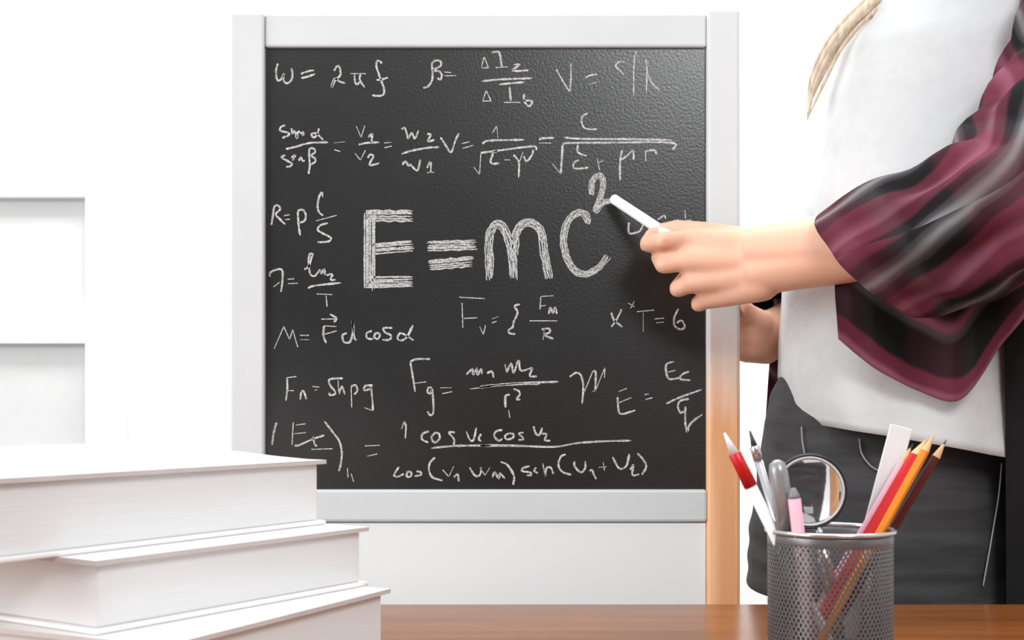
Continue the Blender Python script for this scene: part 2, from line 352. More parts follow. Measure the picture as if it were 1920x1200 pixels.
formula('chalk formula M = F d cos alpha with an arrow over F', [(3,s) for s in [
 [(125,1140),(190,990)],[(190,990),(230,1080)],[(230,1080),(250,1010)],[(250,1010),(285,1130)],[(300,1050),(360,1050)],[(300,1080),(365,1080)],
 [(445,940),(545,938)],[(505,905),(550,935),(530,960)],[(465,985),(550,990)],[(465,985),(460,1050),(480,1105)],[(460,1045),(550,1020)],
 [(620,1035),(590,1050),(600,1095),(640,1095),(660,1030),(660,950),(670,1060),(685,1085)],[(790,1020),(755,1035),(760,1070),(800,1075)],
 [(820,1030),(805,1060),(830,1075),(845,1045),(820,1030)],[(930,1000),(870,1000),(880,1030),(920,1050),(910,1080),(860,1080)],
 [(1070,980),(1030,1060),(990,1085),(965,1070),(985,1035),(1030,1055),(1075,1085)]]])
formula('chalk formula Fv = Fn over R', [(3,s) for s in [[(1385,790),(1560,800)],[(1405,830),(1410,1000)],[(1410,935),(1510,930)],[(1525,990),(1550,1045)],[(1550,1045),(1565,980)]]]+[(4,s) for s in [
 [(75,960),(115,945)],[(75,985),(105,975)],[(250,870),(215,880),(235,920),(210,980),(205,1010),(180,1030),(185,1050),(220,1055)],
 [(380,820),(460,815)],[(380,820),(375,900)],[(380,880),(410,875)],[(430,930),(440,890),(455,925),(470,890),(480,930)],[(310,972),(485,972)],
 [(395,1090),(400,1030)],[(385,1025),(430,1020),(435,1045),(400,1060),(460,1085)]]])
formula('chalk formula X T = 6 with a star', [(4,s) for s in [
 [(820,920),(840,970),(890,1010)],[(885,900),(850,970),(820,1010)],[(925,860),(965,885)],[(940,895),(965,850)],[(980,915),(1090,905)],[(1020,920),(1020,1040)],
 [(1090,960),(1150,955)],[(1100,985),(1150,980)],[(1240,895),(1215,950),(1215,1000),(1250,1025),(1280,1010),(1260,970),(1230,985)]]])
formula('half hidden chalk letters beside the writing hand', [(4,s) for s in [
 [(930,355),(930,420),(960,425),(1000,410),(1020,370)],[(1110,340),(1150,315),(1160,335)],[(1205,345),(1240,342)],[(1280,280),(1285,340)],[(1290,345),(1320,343)]]])
formula('chalk formula Fn = Shpg', [(5,s) for s in [
 [(245,250),(325,240)],[(250,250),(252,340),(240,435)],[(250,355),(305,352)],[(355,425),(365,370),(385,360),(405,425)],[(455,320),(510,325)],[(470,350),(495,345)],
 [(700,255),(600,260),(590,300),(640,370),(600,390),(588,370)],[(660,270),(665,385)],[(665,385),(690,320),(715,385)],[(765,320),(770,490)],[(765,320),(800,310),(815,350),(790,385)],
 [(940,310),(880,315),(870,350),(915,340),(925,330)],[(925,320),(935,420),(940,515)],[(940,515),(870,490)]]])
formula('chalk formula Fg = m1 m2 over r squared', [(5,s) for s in [
 [(1400,100),(1290,100),(1240,120)],[(1240,120),(1260,240),(1280,365)],[(1275,295),(1370,282)],[(1415,330),(1385,330),(1380,365),(1400,375),(1412,345)],[(1415,335),(1425,440),(1425,530),(1400,550),(1378,520)],
 [(1480,330),(1570,330)],[(1495,378),(1575,362)],[(1690,225),(1740,180),(1745,225),(1775,175),(1780,225),(1810,180),(1815,220)],[(1720,340),(1886,320)]]]+[(6,s) for s in [
 [(0,323),(100,310),(300,293),(500,286),(630,282)],[(0,330),(100,316),(300,302),(480,300)],[(55,215),(95,200),(110,250)],[(200,140),(215,210)],[(215,210),(250,135),(270,210),(310,110),(325,190),(390,180)],
 [(390,180),(420,175),(400,235),(460,238)],[(205,490),(205,400),(240,385)],[(230,510),(240,570)],[(270,340),(310,355),(320,385),(295,420),(325,425)]]])
formula('chalk letters y n beside E', [(6,s) for s in [[(720,245),(770,210),(810,230),(830,320),(820,460)],[(840,360),(905,200)],[(905,200),(930,210),(925,360)],[(925,360),(1005,165)],[(1005,165),(1000,250)],[(925,360),(900,355)]]])
formula('chalk formula E = Ec over q at the right edge', [(6,s) for s in [
 [(1115,360),(1180,335)],[(1105,405),(1115,520),(1150,540),(1250,510)],[(1115,450),(1215,410)],[(1320,385),(1355,380)],[(1330,425),(1385,410)],
 [(1560,120),(1500,140),(1495,200),(1520,260),(1600,250)],[(1510,205),(1570,190)],[(1680,200),(1630,220),(1605,260),(1690,270)],[(1495,460),(1600,410),(1780,345)],
 [(1680,420),(1610,435),(1590,480),(1610,530),(1640,520)],[(1650,480),(1650,620),(1665,690)],[(1665,690),(1690,620),(1785,545)]]])
formula('chalk letters bracketed E over t =', [(5,s) for s in [
 [(165,610),(145,680),(130,790)],[(300,610),(290,790)],[(320,630),(400,620)],[(310,700),(400,690)],[(310,795),(350,790),(450,745),(550,712)],[(460,720),(470,780),(490,800)],[(445,825),(615,820)],
 [(550,600),(620,690),(670,760),(690,850),(680,950),(665,1000)],[(875,797),(995,793)],[(895,880),(975,862)],[(735,975),(740,1050)],[(765,1020),(785,1085)]]])
formula('chalk fraction cos v1 cos v2 over cosine and sine brackets', [(5,s) for s in [
 [(1170,660),(1190,600)],[(1190,600),(1205,640),(1200,740)],[(1390,680),(1340,700),(1335,745),(1385,770)],[(1440,690),(1410,730),(1435,770),(1475,740),(1470,700),(1440,690)],
 [(1600,690),(1550,690),(1590,740),(1590,790)],[(1690,680),(1720,750),(1750,745),(1770,650)],[(1810,700),(1790,740),(1810,760)],[(1410,815),(1560,800),(1700,795),(1886,795)],
 [(1150,965),(1110,1030),(1140,1045),(1190,1020)],[(1220,1000),(1210,1040),(1240,1045),(1250,1015),(1220,1000)],[(1290,1000),(1325,1010),(1325,1030),(1275,1040)],
 [(1440,890),(1400,930),(1390,990),(1420,1050),(1500,1075)],[(1500,990),(1550,1045)],[(1550,1045),(1590,960)],[(1590,1050),(1620,1025),(1630,1085)]]]+[(6,s) for s in [
 [(0,795),(250,795),(590,805),(780,775),(1000,760),(1215,755)],[(180,670),(130,680),(115,720),(150,755),(180,740)],[(230,695),(200,720),(215,745),(260,735),(270,705),(230,695)],
 [(350,690),(310,700),(340,725),(345,745),(310,750)],[(430,640),(450,700),(480,705),(500,650)],[(500,700),(535,705),(520,750),(565,755)],
 [(-85,970),(-40,1035),(0,1030),(10,970)],[(0,970),(40,1035)],[(40,1035),(80,970)],[(100,1050),(120,1010),(150,1060),(160,1020),(200,1060)],[(165,925),(220,950),(265,1020),(275,1060),(265,1110)],
 [(400,960),(345,975),(340,1000),(400,1010),(410,1030),(375,1035)],[(450,970),(435,1000),(465,1015)],[(505,940),(525,1045)],[(525,1040),(535,975),(570,975),(590,1025)],
 [(690,865),(650,885),(630,950),(660,1005),(735,1030)],[(760,920),(760,960),(810,1010),(845,975),(845,920)],[(880,1000),(900,990),(915,1030),(935,1065)],[(955,970),(1015,965)],[(990,930),(1000,995)],
 [(1065,885),(1110,970),(1145,980),(1180,950),(1200,860)],[(1205,990),(1235,950),(1225,1030),(1280,1025)],[(1265,855),(1320,920),(1335,970),(1300,1030)]]])
# broad letters E = m c 2: several rubbed passes side by side
def broad(label, bands, wpx):
    bm = B(); k = 0
    for r, pts in bands:
        base = cat([bp_(r, *p) for p in pts], 8); W = wpx/F*SF
        for j in range(6):
            off = (j/5-0.5)*W; out = []
            for i, p in enumerate(base):
                d = (base[min(i+1,len(base)-1)]-base[max(i-1,0)]).normalized()
                jit = noise.noise(Vector((i*0.35, j*3.1+k, 1.7)))*W*0.16
                out.append(p+Vector((-d.z, 0, d.x))*(off+jit))
            a = random.randint(0, 2); c_ = random.randint(0, 2)
            if len(out) < 8: 
                e = (out[-1]-out[0])*random.uniform(-0.04, 0.03); out = [out[0]-e*random.random(), *out[1:-1], out[-1]+e]
                out = [out[0].lerp(out[-1], s_/8) for s_ in range(9)] if len(base) == 2 else out
                out = [p+Vector((0,0,1))*noise.noise(Vector((i*0.9, j, k)))*W*0.10 for i, p in enumerate(out)]
            else: out = out[a:len(out)-c_]
            ribbon(bm, [p-Vector((0, 0.00005*j, 0)) for p in out], W*0.21, j+k)
            k += 1
    o = obj('chalk_writing', bm, M['chalk'], ez); o['label'] = label
broad('large chalk letter E', [(3,[(775,215),(775,735)]),(3,[(745,232),(1072,235)]),(3,[(790,460),(1072,437)]),(3,[(745,695),(1065,690)])], 19)
broad('large chalk equals sign', [(3,[(1170,442),(1500,432)]),(3,[(1180,570),(1480,545)])], 17)
broad('large chalk letter m', [(4,[(62,720),(58,560),(62,430),(110,365),(160,420),(200,560),(210,720)]),(4,[(212,560),(225,430),(270,365),(340,368),(385,430),(405,560),(430,710)])], 13)
broad('large chalk letter c', [(4,[(680,370),(655,305),(605,300),(550,350),(520,460),(540,570),(590,655),(660,680),(740,640),(800,565)])], 11)
broad('chalk superscript 2 still being written', [(4,[(700,190),(698,120),(720,75),(755,65),(768,110),(758,180),(722,285),(760,240),(800,225),(858,222)])], 9)

# ------------------------------------------------------------------ books
def book(label, corner, u, lu, v, lv, z0, z1, bulge=0.0):
    """corner: near (x, d); u, v unit directions of the two edges; cover overhang around a page block"""
    u = Vector((u[0], u[1], 0)).normalized(); v = Vector((v[0], v[1], 0)).normalized()
    c = Vector((corner[0], corner[1], 0)); r = thing('book', label, 'book', (c+u*lu/2+v*lv/2)+Vector((0,0,z0)), 'white books stacked on the table')
    ct = 0.0032; ins = 0.005
    mtx = Matrix(((u.x, v.x, 0, c.x), (u.y, v.y, 0, c.y), (0, 0, 1, 0), (0, 0, 0, 1)))
    bm = B(); box(bm, 0, lu, 0, lv, z0, z0+ct, 0.001, mtx); obj('back_cover', bm, M['cover'], r)
    bm = B(); N = 28
    g = [[[bm.verts.new(mtx @ Vector((lu*i/N, lv*j/N, z1-(ct if s else 0)+bulge*min(1, (1-abs(2*j/N-1))*2.2)**0.8*(min(1,(N-i)/N*3.6, i/N*9)**0.7)))) for j in range(N+1)] for i in range(N+1)] for s in (0, 1)]
    for s in (0, 1):
        for i in range(N):
            for j in range(N): bm.faces.new((g[s][i][j], g[s][i+1][j], g[s][i+1][j+1], g[s][i][j+1]))
    for i in range(N):
        for (a, b_) in (((i,0),(i+1,0)), ((i,N),(i+1,N)), ((0,i),(0,i+1)), ((N,i),(N,i+1))):
            f = bm.faces.new((g[0][a[0]][a[1]], g[0][b_[0]][b_[1]], g[1][b_[0]][b_[1]], g[1][a[0]][a[1]])); f.material_index = 1
    obj('front_cover', bm, [M['cover'], M['cover_edge']], r)
    bm = B(); box(bm, ins, lu-ins, ins, lv-ins*0.6, z0+ct, z1-ct, 0.0012, mtx); obj('page_block', bm, M['pages'], r)
    bm = B(); box(bm, 0, lu, lv-0.0030, lv, z0+ct, z1-ct, 0, mtx); obj('spine', bm, M['cover'], r)
    return r
# bottom, middle, top
n3 = Vector((-0.2003, 0.738)); r3 = Vector((-0.0929, 0.960)); d3 = (r3-n3).normalized()
book('white hardback book, bottom of the stack of three', n3, d3, 0.25, (-d3.y, d3.x), 0.34, TZ, 0.81)
n2 = Vector((-0.2496, 0.768)); r2 = Vector((-0.1094, 0.979)); d2 = (r2-n2).normalized()
book('white hardback book, middle of the stack of three', n2, d2, 0.2533, (-d2.y, d2.x), 0.34, 0.8102, 0.855)
r1 = Vector((-0.145, 1.0)); d1 = Vector((0.160, 0.252)).normalized(); n1_ = r1-d1*0.33
book('white soft-covered book on top of the stack, cover bulging slightly', n1_, d1, 0.33, (-d1.y, d1.x), 0.23, 0.8552, 0.9054, 0.012)

# ------------------------------------------------------------------ pencil cup
CX, CY, CR = (1556-960)/F*0.94, 0.94, 0.0445; RZ = P(1556, 994, 0.94).z
cup = thing('pencil_cup', 'silver wire-mesh pencil cup on the table at the right', 'cup', (CX, CY, TZ))
bm = B(); NA, NR = 76, 30; z0, z1 = TZ+0.005, RZ-0.008
vg = {}
for j in range(NR+1):
    for i in range(NA):
        a = 2*math.pi*(i+0.5*(j % 2))/NA; vg[(i,j)] = bm.verts.new((CX+CR*math.cos(a), CY+CR*math.sin(a), z0+(z1-z0)*j/NR))
wm = B(); hw = 0.00052
def strand(a, b_):
    ca = Vector((CX, CY, 0)); mid = (a+b_)/2; nrm = Vector((mid.x-CX, mid.y-CY, 0)).normalized(); d = (b_-a).normalized(); s = d.cross(nrm)*hw
    t_ = nrm*hw*0.9; vs_ = [wm.verts.new(p+q_) for p in (a, b_) for q_ in (s+t_, -s+t_, -s-t_, s-t_)]
    for k in range(4): wm.faces.new((vs_[k], vs_[(k+1)%4], vs_[4+(k+1)%4], vs_[4+k]))
for j in range(NR):
    for i in range(NA):
        a = vg[(i,j)].co
        if j % 2 == 0: tg = (vg[(i,j+1)].co, vg[((i-1)%NA,j+1)].co)
        else: tg = (vg[(i,j+1)].co, vg[((i+1)%NA,j+1)].co)
        for t2 in tg: strand(a, t2)
bm.free(); stuff(obj('wire_mesh', wm, M['steel'], cup, recalc=False))
def ring_band(name, z, r, minor, zs=1.0, m=M['steel']):
    bm_ = B(); n, k = 72, 10; rr = []
    for i in range(n):
        a = 2*math.pi*i/n
        rr.append([bm_.verts.new((CX+(r+minor*math.cos(2*math.pi*j/k))*math.cos(a), CY+(r+minor*math.cos(2*math.pi*j/k))*math.sin(a), z+zs*minor*math.sin(2*math.pi*j/k))) for j in range(k)])
    for i in range(n):
        for j in range(k): bm_.faces.new((rr[i][j], rr[(i+1)%n][j], rr[(i+1)%n][(j+1)%k], rr[i][(j+1)%k]))
    return obj(name, bm_, m, cup, True)
ring_band('rim', RZ, CR+0.0012, 0.0018, m=M['chrome'])
ring_band('rim_band', RZ-0.0055, CR, 0.0008, 5.0)
ring_band('foot_ring', TZ+0.0045, CR+0.0006, 0.0012, 3.5)
bm = B(); bmesh.ops.create_cone(bm, cap_ends=True, segments=60, radius1=CR-0.001, radius2=CR-0.001, depth=0.0015, matrix=Matrix.Translation((CX, CY, TZ+0.0025))); obj('base', bm, M['steel'], cup)
bm = B()  # weld seam
box(bm, CX-0.0015, CX+0.0015, CY+CR-0.0006, CY+CR+0.0006, TZ+0.004, RZ-0.002); obj('seam', bm, M['steel'], cup)
# one bright spot-welded tab on the front band
def toP(q): return P(*q)
def pencil(label, top, bot, r, body, tipm=M['wood'], grp='coloured pencils in the cup', stripe=None):
    a = toP(bot); b_ = toP(top); L = (b_-a).length; th = thing('pencil', label, 'pencil', a, grp)
    cone = 0.0155
    bm_ = B(); lathe_along(bm_, a, b_, [(0, r), (L-cone, r)], 6); obj('barrel', bm_, body, th)
    bm_ = B(); lathe_along(bm_, a, b_, [(L-cone, r*0.98), (L-cone*0.28, r*0.30)], 12); obj('sharpened_wood', bm_, tipm, th)
    bm_ = B(); lathe_along(bm_, a, b_, [(L-cone*0.28, r*0.30), (L, 0.0002)], 12); obj('lead', bm_, stripe or M['lead'], th)
    return th
BZ = P(1530, 1225, 0.94)
pencil('red pencil leaning right out of the cup', (1738,822,0.952), (1512,1208,0.935), 0.0052, M['red'], stripe=M['wood'])
pencil('orange and yellow pencil with bare wood tip, right of the red one', (1753,812,0.944), (1530,1216,0.925), 0.0031, M['orange'], stripe=M['wood'])
pencil('dark brown pencil, rightmost in the cup, with dark point', (1775,824,0.956), (1545,1205,0.955), 0.0032, M['darkred'])
pencil('pale pink pencil beside the red pencil', (1712,832,0.962), (1506,1186,0.95), 0.0026, M['pink'])
def marker(name, label, cat_, top, bot, prof_cap, prof_body, mats, r):
    a = toP(bot); b_ = toP(top); L = (b_-a).length; th = thing(name, label, cat_, a)
    bm_ = B(); lathe_along(bm_, a, b_, [(0, r*0.8), (0.002, r), (L*prof_body, r)], 16); obj('barrel', bm_, mats[0], th, True)
    bm_ = B(); lathe_along(bm_, a, b_, [(L*prof_body, r*1.12), (L*prof_cap, r*1.08), (L*prof_cap+0.001, r*0.9)], 16); obj('cap', bm_, mats[1], th, True)
    bm_ = B(); lathe_along(bm_, a, b_, [(L*prof_cap, r*0.8), (L*0.96, r*0.45), (L, r*0.18)], 16); obj('tip', bm_, mats[2], th, True)
    return th
marker('pen', 'white pen with a bright red grip, leaning furthest left out of the cup', 'pen', (1358,812,0.93), (1556,1210,0.93), 0.90, 0.75, (M['pwhite'], M['red'], M['pwhite']), 0.0044)
marker('pen', 'slim silver pen, second from the left in the cup', 'pen', (1406,808,0.965), (1520,1195,0.96), 0.92, 0.86, (M['chrome'], M['chrome'], M['lead']), 0.0034)
# grey marker with rounded top
a = toP((1505,1205,0.925)); b_ = toP((1456,862,0.925)); L = (b_-a).length
mk = thing('marker_pen', 'thick grey marker pen with rounded top, left of the magnifying glass', 'marker', a)
bm = B(); lathe_along(bm, a, b_, [(0,0.0062),(L*0.62,0.0066)], 20); obj('barrel', bm, M['grey'], mk, True)
bm = B(); lathe_along(bm, a, b_, [(L*0.62,0.0072),(L*0.93,0.0070),(L*0.98,0.0058),(L,0.002)], 20); obj('cap', bm, M['grey2'], mk, True)
# short pale crayon in front of the lens
a = toP((1520,1200,0.912)); b_ = toP((1487,915,0.912)); L = (b_-a).length
cr = thing('crayon', 'short pink and white crayon in front of the magnifying lens', 'crayon', a)
bm = B(); lathe_along(bm, a, b_, [(0,0.0046),(L*0.93,0.0046)], 14); obj('wrapper', bm, M['pink'], cr, True)
bm = B(); lathe_along(bm, a, b_, [(L*0.93,0.0042),(L*0.95,0.0040),(L,0.0018)], 14); obj('crayon_tip', bm, M['grey'], cr, True)
# white ruler
a = toP((1585,1195,0.972)); b_ = toP((1690,800,0.972)); d = (b_-a).normalized(); s = Vector((0,1,0)).cross(d).normalized()
rl = B(); hwid = 0.0085
cs = [a+s*hwid, a-s*hwid, b_-s*hwid, b_+s*hwid]; fr = [rl.verts.new(c_+Vector((0,-0.0009,0))) for c_ in cs]; bk = [rl.verts.new(c_+Vector((0,0.0009,0))) for c_ in cs]
rl.faces.new(fr); rl.faces.new(bk[::-1])
for k in range(4): rl.faces.new((fr[k], fr[(k+1)%4], bk[(k+1)%4], bk[k]))
bmesh.ops.bevel(rl, geom=list(rl.edges), offset=0.0004, segments=1, affect='EDGES')
ro = obj('ruler', rl, M['pwhite']); tag(ro, 'plain white plastic ruler behind the coloured pencils', 'ruler')
# magnifying glass
c0 = P(1518, 921, 0.945); mg = thing('magnifying_glass', 'round magnifying glass with dark rim standing in the cup', 'magnifier', P(1560,1190,0.945))
def torus(name, c, R_, minor, m, par, zs=2.2):
    bm_ = B(); n, k = 64, 10; rr = []
    for i in range(n):
        a_ = 2*math.pi*i/n; e = Vector((math.cos(a_), 0, math.sin(a_)))
        rr.append([bm_.verts.new(c+e*(R_+minor*math.cos(2*math.pi*j/k))+Vector((0, zs*minor*math.sin(2*math.pi*j/k), 0))) for j in range(k)])
    for i in range(n):
        for j in range(k): bm_.faces.new((rr[i][j], rr[(i+1)%n][j], rr[(i+1)%n][(j+1)%k], rr[i][(j+1)%k]))
    return obj(name, bm_, m, par, True)
torus('lens_rim', c0, 0.0268, 0.0011, M['black'], mg)
torus('inner_ring', c0, 0.0250, 0.0009, M['pwhite'], mg)
NL = 14; lp = [(0.0045-0.0042*(1-(k/NL)**2), 0.0249*k/NL) for k in range(1, NL+1)]
bm = B(); lathe_along(bm, c0-Vector((0,0.0045,0)), c0+Vector((0,0.0045,0)), lp+[(0.009-t_, r_) for t_, r_ in lp[::-1]], 64); obj('lens', bm, M['glass'], mg, True)
e1 = P(1534, 986, 0.945); e2 = P(1575, 1195, 0.945)
bm = B(); lathe_along(bm, e1, e2, [(0.001,0.0026),(0.010,0.0030)], 14); obj('ferrule', bm, M['chrome'], mg, True)
bm = B(); lathe_along(bm, e1, e2, [(0.010,0.0042),(0.03,0.0050),((e2-e1).length,0.0044)], 14); obj('handle', bm, M['chrome'], mg, True)

# ------------------------------------------------------------------ person
PF = Vector((-0.9, -0.43, 0)); PL = Vector((0.43, -0.9, 0))
pr = thing('person', 'person in white t-shirt and open plaid shirt writing on the chalkboard, head out of frame', 'person', (0.47, 1.5, 0))
bm = B()
hipc = Vector((0.462, 1.535, 0.93)); chest = Vector((0.50, 1.52, 1.20)); shc = Vector((0.53, 1.51, 1.33)); neck = Vector((0.525, 1.50, 1.40)); head = Vector((0.505, 1.49, 1.575))
capsule(bm, hipc-PL*0.035, chest-PL*0.03, 0.085, 0.088); capsule(bm, hipc+PL*0.035, chest+PL*0.03, 0.085, 0.088)
capsule(bm, chest-PL*0.05, shc-PL*0.05, 0.095, 0.07); capsule(bm, chest+PL*0.05, shc+PL*0.05, 0.095, 0.07)
capsule(bm, shc, neck+Vector((0,0,0.06)), 0.06, 0.05); capsule(bm, neck, head-Vector((0,0,0.05)), 0.05, 0.055)
for k in range(3): capsule(bm, head+PF*(0.02*(1-k))+Vector((0,0,0.012*k)), head+PF*(0.015*(1-k))+Vector((0,0,0.012*k)), 0.082, 0.082)
capsule(bm, head+Vector((0,0,-0.04))+PF*0.03, head+PF*0.055+Vector((0,0,-0.085)), 0.05, 0.028)   # jaw
capsule(bm, head+PF*0.085+Vector((0,0,0.008)), head+PF*0.108+Vector((0,0,-0.028)), 0.007, 0.013)  # nose
for sg in (-1, 1): capsule(bm, head+PL*sg*0.08+Vector((0,0,0.012)), head+PL*sg*0.083+Vector((0,0,-0.018)), 0.013, 0.010)
# legs
for sg in (-1, 1):
    hp = Vector((0.46, 1.54, 0.86))+PL*sg*0.062; kn = Vector((0.455, 1.55, 0.47))+PL*sg*0.066+PF*0.02; an = Vector((0.47, 1.55, 0.085))+PL*sg*0.075
    capsule(bm, hp, kn, 0.070, 0.050); capsule(bm, kn, kn.lerp(an, 0.35)-PF*0.012, 0.052, 0.052); capsule(bm, kn.lerp(an, 0.35)-PF*0.012, an, 0.052, 0.036)
    capsule(bm, an-Vector((0,0,0.035)), an+PF*0.13-Vector((0,0,0.05)), 0.036, 0.026)
# left (writing) arm
LS = P(2035, 40, 1.37); LE = P(1862, 425, 1.265); LW = P(1428, 492, 1.385)
capsule(bm, shc+PL*0.10, LS, 0.062, 0.058); capsule(bm, LS, LE, 0.055, 0.042)
mid = LE.lerp(LW, 0.35); capsule(bm, LE, mid, 0.042, 0.0415); capsule(bm, mid, LW+Vector((0,0,0.012)), 0.0415, 0.028); capsule(bm, mid, LW-Vector((0,0,0.009)), 0.036, 0.026)
def chain(pts, rads):
    pp = [P(*q_) for q_ in pts]
    for i in range(len(pp)-1): capsule(bm, pp[i], pp[i+1], rads[i], rads[i+1])
for (kx, ky, kd, r_) in ((1296,450,1.415,.0150), (1290,487,1.408,.0150), (1302,527,1.412,.0140), (1330,558,1.420,.0130)):
    capsule(bm, LW+(P(1428,ky*0.6+492*0.4,1.385)-LW), P(kx, ky, kd), 0.020, r_)
chain([(1296,450,1.415),(1243,452,1.402),(1214,458,1.424),(1222,440,1.446)], [.0125,.0105,.0095,.0078])      # index, on the chalk
chain([(1290,487,1.408),(1245,496,1.412),(1236,482,1.440),(1247,456,1.452)], [.0125,.0108,.0095,.0078])      # middle, under the chalk
chain([(1302,527,1.412),(1272,541,1.424),(1284,522,1.452),(1312,508,1.456)], [.0118,.0105,.0092,.0078])      # ring
chain([(1330,558,1.420),(1310,570,1.432),(1322,552,1.454),(1345,538,1.456)], [.0108,.0095,.0084,.0072])      # little
chain([(1385,455,1.405),(1322,438,1.432),(1270,430,1.440),(1236,432,1.447)], [.0180,.0135,.0110,.0082])      # thumb
# right arm, behind, hand on the easel stile
RS = shc-PL*0.16; RE = Vector((0.458, 1.735, 1.09)); RW = P(1435, 632, 1.585)
capsule(bm, shc-PL*0.10, RS, 0.055, 0.044); capsule(bm, RS, RE, 0.041, 0.036); capsule(bm, RE, RW, 0.037, 0.030)
RP = P(1405, 628, 1.552)
for k in range(4):
    z_ = 600+k*20
    capsule(bm, RW+Vector((0,0,0.012-0.008*k)), P(1398, z_, 1.545), 0.022, 0.013)
    chain([(1398, z_, 1.545), (1368, z_-2, 1.541), (1340, z_-2, 1.540), (1322, z_-2, 1.539)], [.0125,.0102,.0094,.0080])
chain([(1425, 605, 1.56), (1405, 590, 1.535), (1399, 582, 1.515), (1396, 576, 1.503)], [.016,.0125,.0105,.0085])
body = obj('body', bm, M['skin'], pr, True)
rm = body.modifiers.new('remesh', 'REMESH'); rm.mode = 'VOXEL'; rm.voxel_size = 0.0032; rm.use_smooth_shade = True
sm = body.modifiers.new('smooth', 'SMOOTH'); sm.factor = 0.5; sm.iterations = 5
for sg in (-1, 1):
    bm = B(); bmesh.ops.create_uvsphere(bm, u_segments=16, v_segments=10, radius=0.012, matrix=Matrix.Translation(head+PF*0.085+PL*sg*0.032+Vector((0,0,0.012)))); e = obj('eye', bm, M['eye'], pr, True)
    bm = B(); bmesh.ops.create_uvsphere(bm, u_segments=12, v_segments=8, radius=0.0056, matrix=Matrix.Translation(head+PF*0.0925+PL*sg*0.032+Vector((0,0,0.012)))); obj('iris', bm, M['iris'], e, True)
bm = B(); tube(bm, [head+PF*0.084+PL*s_*0.024+Vector((0,0,-0.052))+PF*(-6*(s_*0.024)**2*4) for s_ in (-1,-.5,0,.5,1)], [0.001,0.0045,0.006,0.0045,0.001], 10); obj('mouth', bm, M['lip'], pr, True)
# hair: cap of hair plus the lock falling over the far shoulder
bm = B()
for k in range(26):
    a_ = -2.0+4.0*k/25; side = PL*math.sin(a_)*0.09-PF*math.cos(a_)*0.085
    if abs(a_) > 1.85: continue
    p = [head+Vector((0,0,0.10))+PF*0.03, head+side*0.8+Vector((0,0,0.07)), head+side*1.08, head+side*1.15+Vector((0,0,-0.09)), head+side*1.2+Vector((0,0,-0.17))]
    tube(bm, cat(p, 5), [0.02]*20+[0.012], 8)
tube(bm, cat([head+PF*0.05+PL*-0.03+Vector((0,0,0.075)), head+Vector((0,0,0.095)), head-PF*0.06+Vector((0,0,0.06))], 4), 0.035, 10)
for (ox, oy, r0) in ((0,0,0.0085), (-8,5,0.006), (9,-2,0.005), (-4,10,0.005), (14,8,0.004), (-12,-4,0.004)):
    tube(bm, cat([head+PF*0.02-PL*0.085+Vector((0,0,0.03)), P(1690+ox,-60,1.435), P(1642+ox,-4+oy,1.415), P(1600+ox,36+oy,1.42), P(1562+ox,84+oy,1.43), P(1537+ox,135+oy,1.44), P(1522+ox*0.5,178+oy*1.5,1.45), P(1514,215+oy,1.45)], 5), [r0*0.8]*20+[r0*0.7*(1-0.05*i) for i in range(16)], 8)
obj('hair', bm, M['hair'], pr, True)

def loft(name, rows, d0, m, parent, amp=0.0, fs=(6,6,6), NA_=96, NY=70, thick=0.002, power=2.3, wr=None):
    bm_ = B(); y0_, y1_ = rows[0][0], rows[-1][0]; grid = []
    def pt(y, th):
        xl, xr, b_, tilt = interp(rows, y)
        cx = ((xl+xr)/2-960)/F*d0; a_ = (xr-xl)/2/F*d0
        c_, s_ = math.cos(th), math.sin(th)
        X = cx+a_*math.copysign(abs(c_)**(2/power), c_); D = d0-b_*math.copysign(abs(s_)**(2/power), s_)
        frac = (X-(cx-a_))/(2*a_); zz = CAMZ-(y+tilt*frac-HY)/F*d0
        return Vector((X, D, zz)), Vector((c_, -s_, 0))
    for j in range(NY+1):
        y = y0_+(y1_-y0_)*j/NY; row = []
        for i in range(NA_):
            th = 2*math.pi*i/NA_; p, n_ = pt(y, th)
            k = noise.noise(Vector((p.x*fs[0], p.y*fs[1], p.z*fs[2])))*amp
            if wr: k += wr(p, th, y)
            row.append(bm_.verts.new(p+n_*k))
        grid.append(row)
    for j in range(NY):
        for i in range(NA_): bm_.faces.new((grid[j][i], grid[j][(i+1)%NA_], grid[j+1][(i+1)%NA_], grid[j+1][i]))
    o = obj(name, bm_, m, parent, True)
    so = o.modifiers.new('thickness', 'SOLIDIFY'); so.thickness = thick; so.offset = -1
    o['_pt'] = 0; del o['_pt']
    return o, pt
tee_rows = [(-120,1735,1880,0.062,0),(-85,1690,1930,0.10,0),(-50,1640,1985,0.13,0),(0,1602,2015,0.135,0),(60,1572,2030,0.14,0),(120,1549,2025,0.142,0),(200,1540,2010,0.14,0),(300,1530,1990,0.135,0),
            (410,1506,1955,0.13,0),(540,1468,1925,0.13,10),(640,1462,1905,0.135,25),(700,1463,1895,0.14,40),(745,1474,1890,0.145,55),(792,1490,1888,0.15,72)]
def tee_wr(p, th, y):
    s = math.sin((p.x*0.75+p.z*0.9)*46+2.2*noise.noise(p*5))*0.0022*max(0, noise.noise(p*4+Vector((3,1,2)))+0.45)
    if y > 600: s += 0.0035*math.sin(th*9+p.z*14)*(y-600)/190
    return s
tee, _ = loft('t_shirt', tee_rows, 1.5, M['tee'], pr, 0.007, (5,5,4), wr=tee_wr)
sk_rows = [(690,1472,1855,0.100,20),(745,1447,1865,0.118,22),(800,1438,1880,0.128,25),(900,1425,1896,0.138,30),(1000,1413,1906,0.142,34),(1100,1405,1912,0.142,38),(1104,1407,1910,0.140,38)]
